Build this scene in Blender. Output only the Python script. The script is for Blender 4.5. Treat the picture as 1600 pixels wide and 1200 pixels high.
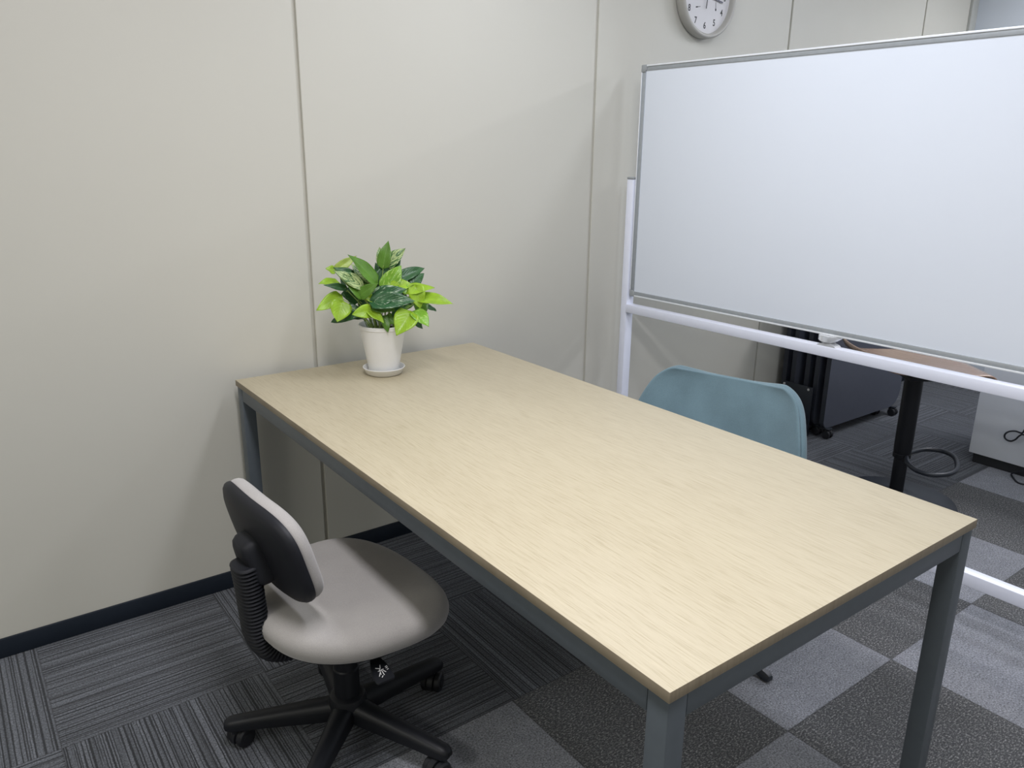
import bpy, bmesh, math, random
from math import sin, cos, pi, radians
from mathutils import Vector, Matrix

scene = bpy.context.scene
for o in list(bpy.data.objects):
    bpy.data.objects.remove(o)
COL = scene.collection

# ------------------------------------------------------------------ camera
CAM_POS = Vector((-0.6896, -2.3967, 1.4012))
yaw, pitch, roll = 0.6401, 0.2895, 0.0113
d = Vector((sin(yaw) * cos(pitch), cos(yaw) * cos(pitch), -sin(pitch)))
r0 = Vector((cos(yaw), -sin(yaw), 0))
u0 = r0.cross(d)
cr = cos(roll) * r0 + sin(roll) * u0
cu = -sin(roll) * r0 + cos(roll) * u0
cam_data = bpy.data.cameras.new('camera')
cam_data.sensor_width = 36
cam_data.lens = 1217.68 / 1600 * 36
cam_data.clip_start = 0.02
cam = bpy.data.objects.new('camera', cam_data)
M = Matrix((cr, cu, -d)).transposed().to_4x4()
M.translation = CAM_POS
cam.matrix_world = M
COL.objects.link(cam)
scene.camera = cam

# ------------------------------------------------------------------ world, lights, exposure
w = bpy.data.worlds.new('world')
scene.world = w
w.use_nodes = True
w.node_tree.nodes['Background'].inputs[0].default_value = (0.75, 0.82, 0.95, 1)
w.node_tree.nodes['Background'].inputs[1].default_value = 0.15
scene.view_settings.view_transform = 'Standard'
scene.view_settings.look = 'None'
scene.view_settings.gamma = 1
scene.view_settings.use_curve_mapping = False
scene.view_settings.exposure = 0.0

CEIL = 2.62
# ceiling strips, some added as fill: x, y, length along y, watts, colour
STRIPS = [
    (-0.27, -1.75, 1.25, 34, (1.0, 0.985, 1.04)),
    (-0.27, -3.75, 1.25, 5, (1.0, 1.0, 1.0)),  # unseen strip added to light the board face
    (2.25, -1.55, 1.25, 11, (0.94, 1.0, 1.12)),
    (1.10, -3.95, 1.25, 16, (1.0, 0.98, 1.0)),  # unseen fill added behind the camera for the long wall
    (3.30, -3.55, 1.25, 6, (1.0, 1.0, 1.05)),  # unseen, added beside the previous strip to soften its shadows
    (-2.75, -1.75, 1.25, 31, (1.0, 0.99, 0.93)),  # unseen, added to light the whiteboard from its front
    (-2.75, -3.75, 1.25, 9, (1.0, 1.0, 0.9)),  # unseen corner fill added for board and wall
    (3.95, -1.55, 1.25, 35, (1.0, 1.0, 1.06)),  # unseen, added to brighten the far right wall
    (0.85, -1.10, 1.25, 17, (0.96, 0.99, 1.10)),  # unseen, added to brighten mid wall and the table's wall end
]
for i, (x, y, L, W, c) in enumerate(STRIPS):
    ld = bpy.data.lights.new('ceiling_lamp', 'AREA')
    ld.shape = 'RECTANGLE'
    ld.size = 0.24 if y > -3 else 0.5
    ld.size_y = L
    ld.energy = W
    ld.color = c
    lo = bpy.data.objects.new('ceiling_lamp', ld)
    lo.location = (x, y, CEIL - 0.075)
    COL.objects.link(lo)

# ------------------------------------------------------------------ mesh helpers
def link(name, me, mat, parent=None):
    o = bpy.data.objects.new(name, me)
    COL.objects.link(o)
    if mat is not None:
        for m_ in (mat if isinstance(mat, (list, tuple)) else [mat]):
            me.materials.append(m_)
    if parent is not None:
        o.parent = parent
    return o

def obj(name, bm, mat, parent=None, smooth=True, angle=35, loc=None, rot=None):
    bmesh.ops.recalc_face_normals(bm, faces=bm.faces)
    me = bpy.data.meshes.new(name)
    bm.to_mesh(me)
    bm.free()
    if smooth:
        me.shade_smooth()
        me.set_sharp_from_angle(angle=radians(angle))
    o = link(name, me, mat, parent)
    if loc is not None:
        o.location = loc
    if rot is not None:
        o.rotation_euler = rot
    return o

def tag(o, label, cat, group=None, kind=None):
    o['label'] = label
    o['category'] = cat
    if group:
        o['group'] = group
    if kind:
        o['kind'] = kind
    return o

def thing(name, label, cat, loc=(0, 0, 0), rz=0.0, group=None):
    o = bpy.data.objects.new(name, None)
    o.empty_display_size = 0.1
    o.location = loc
    o.rotation_euler = (0, 0, rz)
    COL.objects.link(o)
    return tag(o, label, cat, group)

def struct(name, bm, mat, **k):
    o = obj(name, bm, mat, **k)
    o['kind'] = 'structure'
    return o

def add_box(bm, x0, x1, y0, y1, z0, z1, bev=0.0, seg=2, mat=None):
    t = bmesh.new()
    bmesh.ops.create_cube(t, size=1)
    for v in t.verts:
        v.co = Vector(((x0 + x1) / 2 + v.co.x * (x1 - x0), (y0 + y1) / 2 + v.co.y * (y1 - y0), (z0 + z1) / 2 + v.co.z * (z1 - z0)))
    if bev > 0:
        bmesh.ops.bevel(t, geom=list(t.edges), offset=bev, segments=seg, profile=0.5, affect='EDGES')
    merge(bm, t, mat)
    return bm

def merge(bm, t, mtx=None):
    if mtx is not None:
        bmesh.ops.transform(t, matrix=mtx, verts=t.verts)
    me = bpy.data.meshes.new('tmp')
    t.to_mesh(me)
    t.free()
    bm.from_mesh(me)
    bpy.data.meshes.remove(me)

def box(*a, **k):
    return add_box(bmesh.new(), *a, **k)

def add_loft(bm, rings, cap=True, closed=True):
    vs = [[bm.verts.new(p) for p in r] for r in rings]
    n = len(vs[0])
    for a, b in zip(vs[:-1], vs[1:]):
        for i in range(n if closed else n - 1):
            j = (i + 1) % n
            try:
                bm.faces.new((a[i], a[j], b[j], b[i]))
            except ValueError:
                pass
    if cap:
        bm.faces.new(vs[0][::-1])
        bm.faces.new(vs[-1])
    return bm

def add_lathe(bm, prof, n=48, origin=(0, 0, 0), axis='Z'):
    """prof: list of (r, h); closed at the ends where r is 0"""
    O = Vector(origin)
    rings = []
    for r, h in prof:
        if r < 1e-6:
            r = 1e-5
        ring = []
        for i in range(n):
            a = 2 * pi * i / n
            if axis == 'Z':
                ring.append(O + Vector((r * cos(a), r * sin(a), h)))
            elif axis == 'Y':
                ring.append(O + Vector((r * cos(a), h, r * sin(a))))
            else:
                ring.append(O + Vector((h, r * cos(a), r * sin(a))))
        rings.append(ring)
    return add_loft(bm, rings)

def lathe(prof, **k):
    return add_lathe(bmesh.new(), prof, **k)

def spline(pts, n=8):
    """Catmull-Rom through pts"""
    P = [Vector(p) for p in pts]
    P = [P[0] * 2 - P[1]] + P + [P[-1] * 2 - P[-2]]
    out = []
    for i in range(1, len(P) - 2):
        for k in range(n):
            t = k / n
            a, b, c, e = P[i - 1], P[i], P[i + 1], P[i + 2]
            out.append(0.5 * ((2 * b) + (c - a) * t + (2 * a - 5 * b + 4 * c - e) * t * t + (3 * b - a - 3 * c + e) * t ** 3))
    out.append(P[-2].copy())
    return out

def add_tube(bm, pts, r, n=12, up=Vector((0, 0, 1)), ry=None, radii=None, closed=False):
    """sweep an ellipse of radii r (side) and ry (up) along pts"""
    P = [Vector(p) for p in pts]
    rings = []
    N = None
    for i, p in enumerate(P):
        if closed:
            t = (P[(i + 1) % len(P)] - P[i - 1]).normalized()
        else:
            t = (P[min(i + 1, len(P) - 1)] - P[max(i - 1, 0)]).normalized()
        if N is None:
            ref = up if abs(t.dot(up)) < 0.95 else Vector((1, 0, 0))
            N = (ref - t * ref.dot(t)).normalized()
        else:
            N = (N - t * N.dot(t)).normalized()
        B = t.cross(N)
        rr = radii[i] if radii else r
        r2 = (ry if ry else rr)
        rings.append([p + B * (rr * cos(2 * pi * k / n)) + N * (r2 * sin(2 * pi * k / n)) for k in range(n)])
    if closed:
        rings.append(rings[0])
        add_loft(bm, rings, cap=False)
        bmesh.ops.remove_doubles(bm, verts=bm.verts, dist=1e-6)
    else:
        add_loft(bm, rings)
    return bm

def tube(pts, r, **k):
    return add_tube(bmesh.new(), pts, r, **k)

def add_cyl(bm, p0, p1, r, n=24, bev=0.0):
    p0, p1 = Vector(p0), Vector(p1)
    L = (p1 - p0).length
    prof = [(0, 0), (r - bev, 0), (r, bev), (r, L - bev), (r - bev, L), (0, L)] if bev else [(0, 0), (r, 0), (r, L), (0, L)]
    t = bmesh.new()
    add_lathe(t, prof, n=n)
    q = Vector((0, 0, 1)).rotation_difference((p1 - p0).normalized()).to_matrix().to_4x4()
    q.translation = p0
    merge(bm, t, q)
    return bm

def cyl(*a, **k):
    return add_cyl(bmesh.new(), *a, **k)

def superell(a, b, n, m=64):
    out = []
    for i in range(m):
        t = 2 * pi * i / m
        c, s = cos(t), sin(t)
        out.append((a * math.copysign(abs(c) ** (2 / n), c), b * math.copysign(abs(s) ** (2 / n), s)))
    return out

def cushion(outline, rings, warp=None):
    """outline: xy points; rings: list of (scale, z) from bottom centre to top centre"""
    rr = []
    for s, z in rings:
        s = max(s, 1e-4)
        ring = []
        for x, y in outline:
            p = Vector((x * s, y * s, z))
            if warp:
                p = warp(p)
            ring.append(p)
        rr.append(ring)
    return add_loft(bmesh.new(), rr)

# ------------------------------------------------------------------ material helpers
def mat_new(name):
    m = bpy.data.materials.new(name)
    m.use_nodes = True
    return m, m.node_tree, m.node_tree.nodes['Principled BSDF']

def setp(b, **k):
    names = {'col': 'Base Color', 'rough': 'Roughness', 'metal': 'Metallic', 'spec': 'Specular IOR Level', 'coat': 'Coat Weight', 'coatr': 'Coat Roughness', 'trans': 'Transmission Weight', 'sheen': 'Sheen Weight', 'sheenr': 'Sheen Roughness', 'alpha': 'Alpha', 'sub': 'Subsurface Weight'}
    for a, v in k.items():
        if a == 'col' and len(v) == 3:
            v = (*v, 1)
        b.inputs[names[a]].default_value = v

class G:
    """tiny node-graph helper"""
    def __init__(s, nt):
        s.nt = nt
    def node(s, t, **props):
        n = s.nt.nodes.new(t)
        for k, v in props.items():
            setattr(n, k, v)
        return n
    def put(s, sock, v):
        if hasattr(v, 'is_output'):
            s.nt.links.new(v, sock)
        elif v is not None:
            sock.default_value = v
    def math(s, op, a, b=None, c=None, clamp=False):
        n = s.node('ShaderNodeMath', operation=op, use_clamp=clamp)
        s.put(n.inputs[0], a)
        if b is not None: s.put(n.inputs[1], b)
        if c is not None: s.put(n.inputs[2], c)
        return n.outputs[0]
    def sep(s, v):
        n = s.node('ShaderNodeSeparateXYZ'); s.put(n.inputs[0], v); return n.outputs
    def comb(s, x, y, z):
        n = s.node('ShaderNodeCombineXYZ')
        for i, v in enumerate((x, y, z)): s.put(n.inputs[i], v)
        return n.outputs[0]
    def noise(s, vec, scale, detail=2, rough=0.5, dims='3D', w=None, dist=0):
        n = s.node('ShaderNodeTexNoise', noise_dimensions=dims)
        if dims != '1D': s.put(n.inputs['Vector'], vec)
        if w is not None: s.put(n.inputs['W'], w)
        n.inputs['Scale'].default_value = scale
        n.inputs['Detail'].default_value = detail
        n.inputs['Roughness'].default_value = rough
        n.inputs['Distortion'].default_value = dist
        return n.outputs[0]
    def white(s, vec):
        n = s.node('ShaderNodeTexWhiteNoise', noise_dimensions='3D'); s.put(n.inputs['Vector'], vec); return n.outputs[0]
    def ramp(s, f, stops, interp='LINEAR'):
        n = s.node('ShaderNodeValToRGB')
        n.color_ramp.interpolation = interp
        e = n.color_ramp.elements
        while len(e) < len(stops): e.new(0.5)
        for i, (p, c) in enumerate(stops):
            e[i].position = p
            e[i].color = c if len(c) == 4 else (*c, 1)
        s.put(n.inputs[0], f)
        return n.outputs[0]
    def mix(s, f, a, b, blend='MIX'):
        n = s.node('ShaderNodeMix', data_type='RGBA', blend_type=blend)
        s.put(n.inputs[0], f)
        s.put(n.inputs[6], a if hasattr(a, 'is_output') else (*a, 1))
        s.put(n.inputs[7], b if hasattr(b, 'is_output') else (*b, 1))
        return n.outputs[2]
    def bump(s, b, h, strength, dist=0.001):
        n = s.node('ShaderNodeBump')
        n.inputs['Strength'].default_value = strength
        n.inputs['Distance'].default_value = dist
        s.put(n.inputs['Height'], h)
        s.nt.links.new(n.outputs[0], b.inputs['Normal'])
    def maprange(s, v, a, b, c, e, clamp=True):
        n = s.node('ShaderNodeMapRange', clamp=clamp)
        s.put(n.inputs[0], v)
        for i, q in enumerate((a, b, c, e)): n.inputs[i + 1].default_value = q
        return n.outputs[0]

def simple(name, col, rough=0.5, var=0.04, nscale=40, bump=0.0, bscale=300, obj_space=True, **k):
    """plain material with a faint procedural tone variation and grain"""
    m, nt, b = mat_new(name)
    g = G(nt)
    tc = g.node('ShaderNodeTexCoord').outputs['Object']
    n = g.noise(tc, nscale, 3)
    lo = tuple(max(0, c * (1 - var)) for c in col)
    hi = tuple(min(1, c * (1 + var)) for c in col)
    nt.links.new(g.ramp(n, [(0.3, lo), (0.7, hi)]), b.inputs['Base Color'])
    setp(b, rough=rough, **k)
    if bump:
        g.bump(b, g.noise(tc, bscale, 2), bump, 0.001)
    return m

MT = {}
MT['wall'] = simple('cream_painted_steel', (0.56, 0.548, 0.485), 0.42, var=0.012, nscale=1.5, spec=0.35)
MT['wall_far'] = simple('pale_blue_grey_paint', (0.63, 0.68, 0.74), 0.7, var=0.02, nscale=2)
MT['ceiling'] = simple('white_ceiling_board', (0.75, 0.75, 0.73), 0.9, bump=0.2, bscale=80)
MT['skirting'] = simple('dark_navy_vinyl', (0.012, 0.017, 0.026), 0.45, spec=0.3)
MT['steel'] = simple('blue_grey_powder_coat', (0.088, 0.104, 0.118), 0.42, bump=0.05, bscale=900, spec=0.4)
MT['white_metal'] = simple('white_powder_coat', (0.82, 0.85, 0.96), 0.35, var=0.01)
MT['alu'] = simple('satin_aluminium', (0.40, 0.43, 0.455), 0.4, metal=0.3, nscale=60)
MT['alu_highlight'] = simple('aluminium_lip_highlight', (0.90, 0.93, 0.97), 0.3, metal=0.2)  # edge highlight of the frame lip painted as paler metal
MT['board'] = simple('glossy_whiteboard_enamel', (0.76, 0.81, 0.885), 0.22, var=0.006, nscale=2, spec=0.5)
MT['plastic_cap'] = simple('grey_plastic', (0.33, 0.35, 0.36), 0.5)
MT['black'] = simple('black_plastic', (0.008, 0.009, 0.012), 0.45, bump=0.08, bscale=700, spec=0.3)
MT['black_soft'] = simple('soft_black_plastic', (0.011, 0.012, 0.016), 0.52, bump=0.1, bscale=600, spec=0.3)
MT['black_metal'] = simple('black_metal', (0.014, 0.018, 0.026), 0.38, spec=0.5)
MT['wheel'] = simple('black_nylon', (0.010, 0.011, 0.014), 0.5)
MT['white_ink'] = simple('white_print', (0.7, 0.7, 0.7), 0.6)
MT['pot'] = simple('matt_white_pot', (0.76, 0.76, 0.75), 0.4, var=0.01)
MT['soil'] = simple('dark_soil', (0.03, 0.022, 0.016), 0.95, var=0.5, nscale=120, bump=0.8, bscale=150)
MT['clock_rim'] = simple('ivory_plastic', (0.42, 0.41, 0.375), 0.35, var=0.01)
MT['clock_face'] = simple('white_dial', (0.70, 0.69, 0.70), 0.6, var=0.01)
MT['ink'] = simple('black_print', (0.02, 0.02, 0.022), 0.5)
MT['ink_blue'] = simple('dark_blue_hand', (0.03, 0.035, 0.07), 0.4)
MT['cabinet'] = simple('grey_painted_cabinet', (0.78, 0.81, 0.86), 0.45, var=0.01, nscale=3)
MT['plinth'] = simple('dark_plinth', (0.02, 0.022, 0.026), 0.6)
MT['panel'] = simple('dark_grey_board', (0.075, 0.082, 0.105), 0.5, var=0.03)
MT['panel_edge'] = simple('dark_edge_band', (0.028, 0.032, 0.042), 0.5)
MT['screw'] = simple('bright_screw', (0.7, 0.7, 0.7), 0.3, metal=0.5)
MT['cable'] = simple('black_cable', (0.010, 0.012, 0.018), 0.5)
MT['stem'] = simple('pale_green_stem', (0.30, 0.42, 0.12), 0.5, var=0.2)

# fabric
def fabric(name, col, scale=900, var=0.15, rough=0.9, sheen=0.3, patch=0.06):
    m, nt, b = mat_new(name)
    g = G(nt)
    tc = g.node('ShaderNodeTexCoord').outputs['Object']
    n1 = g.noise(tc, scale, 2)
    n2 = g.noise(tc, 9, 3)
    c1 = g.ramp(n1, [(0.3, tuple(c * (1 - var) for c in col)), (0.7, tuple(min(1, c * (1 + var)) for c in col))])
    c2 = g.mix(g.maprange(n2, 0.35, 0.65, 0, 1), (1 - patch,) * 3, (1 + patch * 0.3,) * 3)
    nt.links.new(g.mix(1.0, c1, c2, 'MULTIPLY'), b.inputs['Base Color'])
    setp(b, rough=rough, sheen=sheen, sheenr=0.5, spec=0.2)
    g.bump(b, n1, 0.25, 0.0008)
    return m
MT['grey_fabric'] = fabric('grey_beige_seat_fabric', (0.37, 0.352, 0.335), 700, var=0.10, patch=0.07)
MT['teal_fabric'] = fabric('teal_wool_fabric', (0.155, 0.238, 0.275), 800, var=0.14, patch=0.14)
MT['teal_shade'] = fabric('teal_seam', (0.05, 0.08, 0.09), 800)

# translucent plastic of the board latch
m, nt, b = mat_new('frosted_plastic')
setp(b, col=(0.86, 0.88, 0.90), rough=0.25, trans=0.45, spec=0.5)
g = G(nt)
g.bump(b, g.noise(g.node('ShaderNodeTexCoord').outputs['Object'], 60, 2), 0.1)
MT['frosted'] = m

# wooden table top : fine pale grain along local y
def wood(name, light, dark, streak, rough, coat=0.0, s=1.0, axis='y', bumps=0.12):
    m, nt, b = mat_new(name)
    g = G(nt)
    x, y, z = g.sep(g.node('ShaderNodeTexCoord').outputs['Object'])[0:3]
    if axis == 'x':
        x, y = y, x
    wob = g.math('MULTIPLY', g.noise(g.comb(g.math('MULTIPLY', x, 3.0), g.math('MULTIPLY', y, 1.1), z), 1.0, 2), 0.06)
    xx = g.math('ADD', x, wob)
    fine = g.noise(g.comb(g.math('MULTIPLY', xx, 380 * s), g.math('MULTIPLY', y, 16 * s), z), 1.0, 3, 0.6)
    mid = g.noise(g.comb(g.math('MULTIPLY', xx, 70 * s), g.math('MULTIPLY', y, 3.0 * s), z), 1.0, 3, 0.6)
    big = g.noise(g.comb(g.math('MULTIPLY', xx, 9 * s), g.math('MULTIPLY', y, 0.9), z), 1.0, 2, 0.5)
    base = g.mix(g.maprange(big, 0.3, 0.7, 0, 1), light, dark)
    c1 = g.mix(g.maprange(fine, 0.50, 0.72, 0, 0.85), base, streak)
    c2 = g.mix(g.maprange(mid, 0.50, 0.75, 0, 0.18), c1, streak)
    hi = tuple(min(1, c * 1.10) for c in light)
    c3 = g.mix(g.maprange(fine, 0.42, 0.25, 0, 0.7), c2, hi)
    nt.links.new(c3, b.inputs['Base Color'])
    setp(b, rough=rough, spec=0.3, coat=coat, coatr=0.2)
    g.bump(b, g.math('ADD', fine, g.math('MULTIPLY', mid, 0.5)), bumps, 0.0008)
    return m
MT['oak'] = wood('pale_oak_laminate', (0.51, 0.45, 0.318), (0.485, 0.425, 0.298), (0.39, 0.33, 0.215), 0.40, bumps=0.4)
MT['oak_edge_shaded'] = wood('shaded_oak_edge_band', (0.27, 0.225, 0.16), (0.25, 0.21, 0.148), (0.21, 0.172, 0.118), 0.5, s=0.6)  # table oak with the shade on its edges put into the colour
MT['ply'] = wood('brown_lacquered_plywood', (0.36, 0.235, 0.165), (0.32, 0.205, 0.14), (0.26, 0.16, 0.105), 0.22, coat=0.6, s=0.5, bumps=0.03)

# carpet tiles
def carpet():
    m, nt, b = mat_new('carpet_tiles')
    g = G(nt)
    pos = g.node('ShaderNodeTexCoord').outputs['Object']
    x, y, z = g.sep(pos)[0:3]
    zone = g.math('LESS_THAN', y, -1.0)                         # 1 = plain tiles
    xo = g.math('SUBTRACT', x, g.math('ADD', 0.372, g.math('MULTIPLY', zone, -0.009)))
    ti = g.math('DIVIDE', xo, 0.5)
    tj = g.math('DIVIDE', g.math('MULTIPLY', y, -1.0), 0.5)
    i = g.math('FLOOR', ti)
    j = g.math('FLOOR', tj)
    par = g.math('PINGPONG', g.math('ADD', i, j), 1.0)           # 0 / 1
    fu = g.math('FRACT', ti)
    fv = g.math('FRACT', tj)
    rnd = g.white(g.comb(i, j, 0.5))
    # warp of pile
    fuzz = g.noise(pos, 210, 3, 0.8)
    fuzz2 = g.noise(pos, 1100, 1, 0.6)
    # stripes : coordinate across the stripes
    along_x = g.math('SUBTRACT', 1.0, par)
    across = g.math('ADD', g.math('MULTIPLY', y, along_x), g.math('MULTIPLY', x, par))
    along = g.math('ADD', g.math('MULTIPLY', x, along_x), g.math('MULTIPLY', y, par))
    jit = g.math('MULTIPLY', g.math('SUBTRACT', g.noise(g.comb(g.math('MULTIPLY', along, 60), g.math('MULTIPLY', across, 12), 0), 1, 2), 0.5), 0.0022)
    a2 = g.math('ADD', g.math('ADD', across, jit), g.math('MULTIPLY', rnd, 7.0))
    s1 = g.noise(None, 165, 1, 0.5, '1D', a2)
    s2 = g.noise(None, 38, 2, 0.5, '1D', g.math('ADD', a2, 3.3))
    seg = g.noise(g.comb(g.math('MULTIPLY', along, 5), g.math('MULTIPLY', a2, 90), 0), 1, 2)
    line = g.maprange(g.math('ADD', s1, g.math('MULTIPLY', g.math('SUBTRACT', seg, 0.5), 0.22)), 0.43, 0.48, 1, 0)
    tone = g.maprange(s2, 0.3, 0.7, 0, 1)
    sbase = g.mix(tone, (0.078, 0.085, 0.098), (0.128, 0.138, 0.158))
    scol = g.mix(g.math('MULTIPLY', line, 0.93), sbase, (0.010, 0.012, 0.016))
    # plain tiles
    blot = g.noise(pos, 26, 4, 0.65)
    lightc = g.mix(g.maprange(blot, 0.3, 0.7, 0, 1), (0.215, 0.224, 0.248), (0.28, 0.29, 0.315))
    fleck_v = g.comb(g.math('MULTIPLY', x, 120), g.math('MULTIPLY', y, 260), 0)
    fleck = g.noise(fleck_v, 1, 3, 0.7)
    darkc = g.mix(g.maprange(fleck, 0.50, 0.62, 0, 1), (0.060, 0.063, 0.067), (0.255, 0.255, 0.25))
    pcol = g.mix(along_x, lightc, darkc)
    plain = g.mix(1.0, pcol, g.mix(g.maprange(g.noise(pos, 6, 3), 0.3, 0.7, 0, 1), (0.90, 0.90, 0.90), (1.0, 1.0, 1.02)), 'MULTIPLY')
    col = g.mix(zone, scol, plain)
    # tile seams
    e = 0.006
    near = g.math('MINIMUM', g.math('MINIMUM', fu, g.math('SUBTRACT', 1.0, fu)), g.math('MINIMUM', fv, g.math('SUBTRACT', 1.0, fv)))
    seam = g.maprange(near, 0.0, e, 0.5, 1.0)
    pile = g.maprange(fuzz, 0.38, 0.62, 0.50, 1.50, False)
    col = g.mix(1.0, col, g.comb(pile, pile, pile), 'MULTIPLY')
    col = g.mix(1.0, col, g.comb(seam, seam, seam), 'MULTIPLY')
    nt.links.new(col, b.inputs['Base Color'])
    setp(b, rough=0.95, spec=0.1, sheen=0.15, sheenr=0.6)
    h = g.math('SUBTRACT', g.math('ADD', fuzz, g.math('MULTIPLY', fuzz2, 0.5)), g.math('MULTIPLY', g.math('MULTIPLY', line, g.math('SUBTRACT', 1.0, zone)), 0.8))
    g.bump(b, h, 0.7, 0.003)
    return m
MT['carpet'] = carpet()

# pothos leaves
def leafmat(name, base, vein, var_col=None, var_amt=0.0, rough=0.32):
    m, nt, b = mat_new(name)
    g = G(nt)
    uv = g.node('ShaderNodeTexCoord').outputs['UV']
    ob = g.node('ShaderNodeTexCoord').outputs['Object']
    u, v, _ = g.sep(uv)[0:3]
    mid = g.math('ABSOLUTE', g.math('SUBTRACT', u, 0.5))
    side = g.math('SINE', g.math('MULTIPLY', g.math('SUBTRACT', v, g.math('MULTIPLY', mid, 0.9)), 46))
    n = g.noise(ob, 30, 3)
    c = g.mix(g.maprange(n, 0.3, 0.7, 0, 1), tuple(k * 0.78 for k in base), tuple(min(1, k * 1.15) for k in base))
    if var_col:
        pat = g.noise(g.comb(g.math('MULTIPLY', mid, 5), g.math('MULTIPLY', g.math('SUBTRACT', v, g.math('MULTIPLY', mid, 1.1)), 9), g.math('MULTIPLY', g.node('ShaderNodeObjectInfo').outputs['Random'], 20)), 1.0, 4, 0.7)
        c = g.mix(g.maprange(pat, 0.62 - var_amt * 0.25, 0.68 - var_amt * 0.25, 0, 1), c, var_col)
    c = g.mix(g.maprange(mid, 0.0, 0.018, 0.55, 0), c, vein)
    c = g.mix(g.maprange(side, 0.9, 1.0, 0, 0.16), c, vein)
    nt.links.new(c, b.inputs['Base Color'])
    setp(b, rough=rough, spec=0.5)
    b.inputs['Subsurface Weight'].default_value = 0.0
    g.bump(b, g.math('ADD', g.math('MULTIPLY', side, 0.4), g.noise(ob, 70, 2)), 0.18, 0.0015)
    # a leaf lets some light through
    tr = g.node('ShaderNodeBsdfTranslucent')
    nt.links.new(c, tr.inputs[0])
    mx = g.node('ShaderNodeMixShader')
    mx.inputs[0].default_value = 0.28
    out = nt.nodes['Material Output']
    nt.links.new(b.outputs[0], mx.inputs[1])
    nt.links.new(tr.outputs[0], mx.inputs[2])
    nt.links.new(mx.outputs[0], out.inputs[0])
    return m
MT['leaf_L'] = leafmat('lime_leaf', (0.36, 0.58, 0.035), (0.55, 0.75, 0.20))
MT['leaf_B'] = leafmat('bright_green_leaf', (0.22, 0.46, 0.035), (0.45, 0.70, 0.18), (0.50, 0.72, 0.16), 0.25)
MT['leaf_P'] = leafmat('pale_lime_leaf', (0.44, 0.56, 0.12), (0.6, 0.72, 0.3))
MT['leaf_M'] = leafmat('mid_green_leaf', (0.13, 0.29, 0.035), (0.28, 0.48, 0.12))
MT['leaf_D'] = leafmat('dark_green_leaf', (0.035, 0.125, 0.035), (0.12, 0.26, 0.09), (0.13, 0.26, 0.10), 0.1)
MT['leaf_V'] = leafmat('cream_marbled_leaf', (0.05, 0.17, 0.04), (0.2, 0.36, 0.12), (0.55, 0.66, 0.30), 0.62)
MT['leaf_W'] = leafmat('white_flecked_leaf', (0.035, 0.13, 0.045), (0.15, 0.30, 0.12), (0.42, 0.55, 0.36), 0.25)

CH_ROT = 4
BACK_LEAN = 14
TEAL_ROT = 195
TEAL_BASE = -92
RAIL_Z0, RAIL_Z1 = 0.757, 0.792
SEAT_DROP = 0.035

# ================================================================== room shell
SEAMS = [0.2815 - 1.1985 * k for k in (3, 2, 1)] + [0.2815, 1.480, 2.680, 3.873]
X0, X1, Y1 = -3.4, 4.45, -5.2

bm = bmesh.new()
N = 1
v = [bm.verts.new(p) for p in ((X0, 0, 0), (X1, 0, 0), (X1, Y1, 0), (X0, Y1, 0))]
bm.faces.new(v)
struct('floor', bm, MT['carpet'], smooth=False)
struct('ceiling', box(X0, X1, Y1, 0.1, CEIL, CEIL + 0.05), MT['ceiling'], smooth=False)

# partition wall of steel panels with recessed joints
bm = bmesh.new()
gap, dep = 0.0125, 0.010
edges = [X0] + [s for s in SEAMS if s > X0] + [4.365]
for a, b in zip(edges[:-1], edges[1:]):
    add_box(bm, a + gap / 2, b - gap / 2, 0.0, 0.03, 0.0, CEIL, bev=0.0015, seg=1)
add_box(bm, X0, 4.365, dep, 0.1, 0, CEIL)
struct('wall_back', bm, MT['wall'])
bm = box(4.366, 4.40, -0.012, 0.1, 0, CEIL, bev=0.003)
add_box(bm, 4.41, 4.45, -0.006, 0.1, 0, CEIL, bev=0.002)
struct('trim_1', bm, simple('grey_corner_post', (0.42, 0.43, 0.40), 0.5))
struct('wall_right', box(X1, X1 + 0.1, Y1, 0.1, 0, CEIL), MT['wall_far'], smooth=False)
struct('wall_left', box(X0 - 0.1, X0, Y1, 0.1, 0, CEIL), MT['wall'], smooth=False)
struct('wall_front', box(X0 - 0.1, X1 + 0.1, Y1 - 0.1, Y1, 0, CEIL), MT['wall'], smooth=False)
bm = box(X0, 4.36, -0.009, 0.0, 0, 0.0605, bev=0.003)
struct('baseboard_back', bm, MT['skirting'])
struct('baseboard_right', box(X1 - 0.009, X1, Y1, 0, 0, 0.0605, bev=0.003), MT['skirting'])

# housings of the ceiling strips, added fill ones too
for i, (x, y, L, W, c) in enumerate(STRIPS):
    where = ['above the left edge of the wooden table', 'behind the camera, in line with the table edge, added to light the board', 'on the far side of the whiteboard', 'behind the camera, right of the table, added as fill for the wall', 'behind the camera, beyond the whiteboard line, added as soft fill', 'over the left end of the room near the long wall, added to light the board', 'in the back left corner of the room, added as fill', 'at the right end of the room, added to brighten the far wall', 'above the middle of the table, added to brighten the wall behind it'][i]
    t = thing('ceiling_light', 'white recessed strip light ' + where, 'light', (x, y, CEIL), 0, 'strip lights in the ceiling')
    f = bmesh.new()
    hw, hl = (0.15 if y > -3 else 0.28), L / 2 + 0.03
    add_box(f, -hw, -hw + 0.02, -hl, hl, -0.06, 0, bev=0.002)
    add_box(f, hw - 0.02, hw, -hl, hl, -0.06, 0, bev=0.002)
    add_box(f, -hw, hw, -hl, -hl + 0.02, -0.06, 0, bev=0.002)
    add_box(f, -hw, hw, hl - 0.02, hl, -0.06, 0, bev=0.002)
    obj('frame', f, MT['white_metal'], t)

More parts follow.
